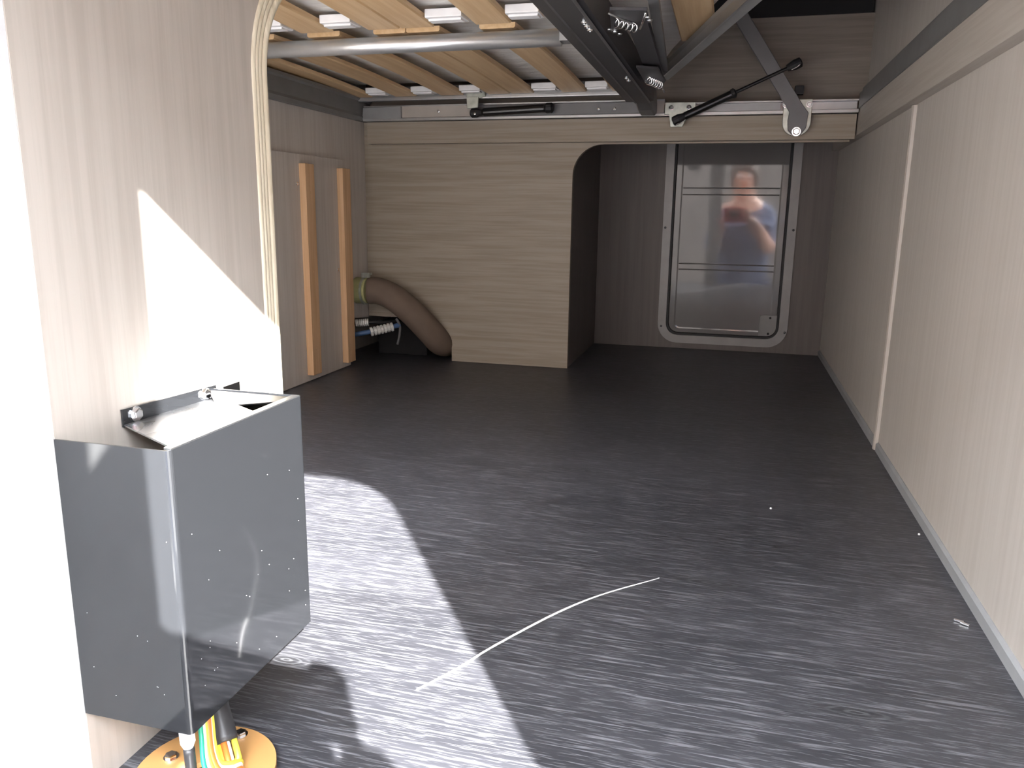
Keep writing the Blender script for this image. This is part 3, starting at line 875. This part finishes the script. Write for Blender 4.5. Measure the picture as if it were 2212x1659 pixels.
link('plug', T([(-0.3165, 0.3765, 0.058), (-0.3150, 0.3755, 0.044), (-0.3145, 0.3750, 0.040)], [0.0048, 0.0048, 0.0030], 12), M['white'], cn)
link('cable', T(bez([(-0.3140, 0.3748, 0.040), (-0.3130, 0.3742, 0.022), (-0.3140, 0.3760, 0.008), (-0.3160, 0.3790, -0.004)], 5), 0.0036, 12), M['sleeve'], cn, smooth=True)

# ------------------------------------------------------------------ small things on the floor, and a sunlight streak as geometry
sc = bmesh.new()  # streak of sun reflected onto the floor, built as a raised white strip
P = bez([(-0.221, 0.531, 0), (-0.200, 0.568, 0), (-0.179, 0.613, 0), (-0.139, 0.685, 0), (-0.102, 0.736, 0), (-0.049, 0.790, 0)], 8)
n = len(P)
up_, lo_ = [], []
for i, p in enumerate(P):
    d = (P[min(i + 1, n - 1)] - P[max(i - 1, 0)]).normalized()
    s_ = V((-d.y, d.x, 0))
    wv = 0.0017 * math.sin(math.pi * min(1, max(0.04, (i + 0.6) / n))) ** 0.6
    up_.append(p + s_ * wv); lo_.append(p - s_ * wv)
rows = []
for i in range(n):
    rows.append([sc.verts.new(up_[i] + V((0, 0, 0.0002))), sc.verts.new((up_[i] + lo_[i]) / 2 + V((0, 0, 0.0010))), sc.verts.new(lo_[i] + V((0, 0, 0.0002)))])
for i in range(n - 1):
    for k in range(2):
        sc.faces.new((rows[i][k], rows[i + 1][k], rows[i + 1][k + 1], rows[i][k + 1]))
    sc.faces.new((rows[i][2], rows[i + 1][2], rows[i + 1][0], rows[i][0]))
tag(link('caustic_streak', sc, M['white'], loc=(-0.139, 0.685, 0), smooth=True), 'thin curved streak of reflected sunlight on the dark floor, built as a white strip', 'strip')
cr_ = bmesh.new()
for (x, y, a) in ((0.236, 0.779, 0.0), (0.240, 0.775, 0.6)):
    bar(cr_, (x - .004 * math.cos(a), y + .002, 0.0018), (x + .004 * math.cos(a), y - .003 * math.sin(a), 0.0012), 0.0022, 0.0012, (0, 0, 1))
tag(link('foil_scrap', cr_, M['chrome'], loc=(0.238, 0.777, 0)), 'tiny shiny scrap on the dark floor near the right wall', 'scrap')
for (x, y, l) in ((0.246, 1.0, 'tiny pale crumb on the floor beside the right skirting'), (0.075, 1.037, 'tiny pale crumb on the open dark floor')):
    c_ = bmesh.new()
    bmesh.ops.create_icosphere(c_, subdivisions=1, radius=0.0016, matrix=Matrix.Translation((x, y, 0.0014)))
    tag(link('crumb', c_, M['white'], loc=(x, y, 0)), l, 'crumb')

# ------------------------------------------------------------------ the photographer outside the hatch, seen in the glossy far door
def skin_body(name, verts, edges, radii, mat, parent, root=0, sub=2):
    me = bpy.data.meshes.new(name)
    org = V(parent['_o']) if parent is not None else V((0, 0, 0))
    me.from_pydata([tuple(V(v) - org) for v in verts], edges, [])
    o = bpy.data.objects.new(name, me)
    COL.objects.link(o)
    o.modifiers.new('skin', 'SKIN').use_smooth_shade = True
    sv = me.skin_vertices[0].data
    for i, r_ in enumerate(radii):
        rr = r_ if isinstance(r_, tuple) else (r_, r_)
        sv[i].radius = rr
        sv[i].use_root = (i == root)
    s_ = o.modifiers.new('sub', 'SUBSURF')
    s_.levels = s_.render_levels = sub
    bpy.context.view_layer.update()
    dg = bpy.context.evaluated_depsgraph_get()
    m2 = bpy.data.meshes.new_from_object(o.evaluated_get(dg))
    o.modifiers.clear()
    o.data = m2
    m2.materials.clear()
    m2.materials.append(mat)
    for p_ in m2.polygons:
        p_.use_smooth = True
    if parent is not None:
        o.parent = parent
    o['_o'] = tuple(org)
    return o
GZ = -0.50
ph = thing('person', 'person in slate blue top kneeling outside the hatch, holding a red camera', 'person', (0.16, -0.42, GZ))
# body: kneeling, upright torso leaning in, both hands at the camera
bv = [(0.150, -0.470, -0.06), (0.148, -0.440, 0.08), (0.145, -0.400, 0.22), (0.140, -0.370, 0.35), (0.135, -0.350, 0.425), (0.132, -0.335, 0.475), (0.128, -0.322, 0.520), (0.122, -0.315, 0.590), (0.120, -0.318, 0.655),
      (0.285, -0.365, 0.375), (0.290, -0.260, 0.180), (0.205, -0.130, 0.250), (0.112, -0.045, 0.330), (0.086, -0.040, 0.362),
      (-0.010, -0.365, 0.375), (-0.035, -0.270, 0.180), (-0.052, -0.150, 0.245), (-0.062, -0.070, 0.315), (-0.060, -0.045, 0.350),
      (0.245, -0.455, -0.10), (0.275, -0.300, -0.44), (0.265, -0.640, -0.455), (0.265, -0.740, -0.470),
      (0.055, -0.455, -0.10), (0.030, -0.300, -0.44), (0.040, -0.640, -0.455), (0.040, -0.740, -0.470)]
SH = V((-0.07, -0.03, 0))
bv = [tuple(V(p) + SH * ({11: 0.5, 12: 0.0, 13: 0.0, 16: 0.5, 17: 0.0, 18: 0.0}.get(i_, 1.0))) for i_, p in enumerate(bv)]
be = [(0, 1), (1, 2), (2, 3), (3, 4), (4, 5), (5, 6), (6, 7), (7, 8), (4, 9), (9, 10), (10, 11), (11, 12), (12, 13), (4, 14), (14, 15), (15, 16), (16, 17), (17, 18),
      (0, 19), (19, 20), (20, 21), (21, 22), (0, 23), (23, 24), (24, 25), (25, 26)]
brd = [(.15, .11), (.135, .10), (.145, .105), (.15, .10), (.08, .07), (.052, .052), (.060, .066), (.074, .088), (.055, .066),
       .052, .043, .038, .036, .033, .052, .043, .034, .025, .024, .085, .062, .045, .035, .085, .062, .045, .035]
body = skin_body('body', bv, be, brd, M['skin'], ph)
body['label'] = 'bare head, neck, forearms and hands'
# clothing over the body
tv = [(0.150, -0.470, -0.09)] + [bv[i] for i in (1, 2, 3)] + [(0.136, -0.352, 0.415), (0.285, -0.365, 0.375), (0.290, -0.262, 0.185), (0.262, -0.215, 0.205), (-0.010, -0.365, 0.375), (-0.035, -0.272, 0.185), (-0.040, -0.235, 0.20)]
te = [(0, 1), (1, 2), (2, 3), (3, 4), (4, 5), (5, 6), (6, 7), (4, 8), (8, 9), (9, 10)]
tr = [(.172, .135), (.162, .128), (.172, .132), (.176, .126), (.094, .086), .062, .053, .047, .062, .053, .047]
tv = [(0.080, -0.500, -0.09)] + [bv[i] for i in (1, 2, 3)] + [tuple(V(p) + SH) for p in tv[4:]]
skin_body('top', tv, te, tr, M['shirt'], ph)['label'] = 'slate blue top'
lv = [(0.150, -0.470, -0.07), (0.245, -0.455, -0.10), (0.275, -0.300, -0.43), (0.265, -0.640, -0.445), (0.055, -0.455, -0.10), (0.030, -0.300, -0.43), (0.040, -0.640, -0.445)]
lv = [tuple(V(p) + SH) for p in lv]
skin_body('trousers', lv, [(0, 1), (1, 2), (2, 3), (0, 4), (4, 5), (5, 6)], [(.150, .115), .096, .070, .054, .096, .070, .054], M['jeans'], ph)['label'] = 'dark blue trousers'
for x in (0.195, -0.030):
    skin_body('shoe', [(x, -0.705, -0.455), (x, -0.785, -0.460), (x, -0.845, -0.475)], [(0, 1), (1, 2)], [.048, .046, .034], M['rubber'], ph)
# fingers
def finger(P, r0=0.0095):
    skin_body('finger', P, [(i, i + 1) for i in range(len(P) - 1)], [r0, r0 * 0.95, r0 * 0.88, r0 * 0.75][:len(P)], M['skin'], ph, sub=1)
for k in range(4):
    z = 0.402 - 0.0175 * k
    L_ = (1.0, 1.08, 1.0, 0.82)[k]
    finger([(0.092, -0.034, z - 0.006), (0.084, -0.012, z), (0.070 - 0.004 * L_, -0.002, z), (0.066 - 0.016 * L_, -0.0035, z + 0.001)])
    finger([(-0.070, -0.045, z - 0.008), (-0.074, -0.014, z - 0.002), (-0.066, -0.003, z - 0.002), (-0.060, -0.004, z - 0.002)], 0.0088)
finger([(0.095, -0.050, 0.365), (0.078, -0.058, 0.372), (0.055, -0.052, 0.380), (0.040, -0.048, 0.384)], 0.0105)
finger([(-0.060, -0.055, 0.345), (-0.052, -0.060, 0.352), (-0.036, -0.052, 0.356), (-0.026, -0.048, 0.360)], 0.0100)
# face and hair
hd = V((0.052, -0.345, 0.590))
def blob(name, c, r_, mat, sy=(1, 1, 1)):
    t_ = bmesh.new()
    bmesh.ops.create_uvsphere(t_, u_segments=20, v_segments=12, radius=1.0)
    for v in t_.verts:
        v.co = V((c[0] + v.co.x * r_ * sy[0], c[1] + v.co.y * r_ * sy[1], c[2] + v.co.z * r_ * sy[2]))
    return link(name, t_, mat, ph, smooth=True)
blob('nose', hd + V((0, 0.086, -0.010)), 0.012, M['skin'], (0.9, 1.3, 1.7))
blob('mouth', hd + V((0, 0.076, -0.045)), 0.018, M['wire_orange'], (1.2, 0.45, 0.28))
for s_ in (-1, 1):
    blob('eye', hd + V((s_ * 0.030, 0.072, 0.012)), 0.010, M['white'], (1.3, 0.8, 0.7))
    blob('ear', hd + V((s_ * 0.075, -0.005, 0.0)), 0.020, M['skin'], (0.35, 0.8, 1.4))
hb = bmesh.new()
bmesh.ops.create_uvsphere(hb, u_segments=28, v_segments=18, radius=1.0)
bmesh.ops.bisect_plane(hb, geom=hb.verts[:] + hb.edges[:] + hb.faces[:], plane_co=(0, 0.55, -0.10), plane_no=(0, 0.75, -0.6), clear_outer=True)
for v in hb.verts:
    v.co = hd + V((v.co.x * 0.083, v.co.y * 0.098 - 0.006, v.co.z * 0.110 + 0.012))
link('hair', hb, M['hair'], ph, smooth=True)

kc = thing('compact_camera', 'red compact camera in the hands of the kneeling person', 'camera', (0.0, -0.03, 0.35))
link('camera_body', B((-0.052, -0.045, 0.335), (0.074, -0.022, 0.420), 0.006), M['red'], kc)
link('lens_ring', T([(0.0, -0.0225, 0.380), (0.0, -0.012, 0.380), (0.0, -0.008, 0.380)], [0.024, 0.022, 0.019], 24), M['greysteel'], kc)
link('shutter_button', T([(0.035, -0.034, 0.418), (0.035, -0.034, 0.4215)], 0.006, 14), M['chrome'], kc)

for o in bpy.data.objects:
    if '_o' in o:
        del o['_o']
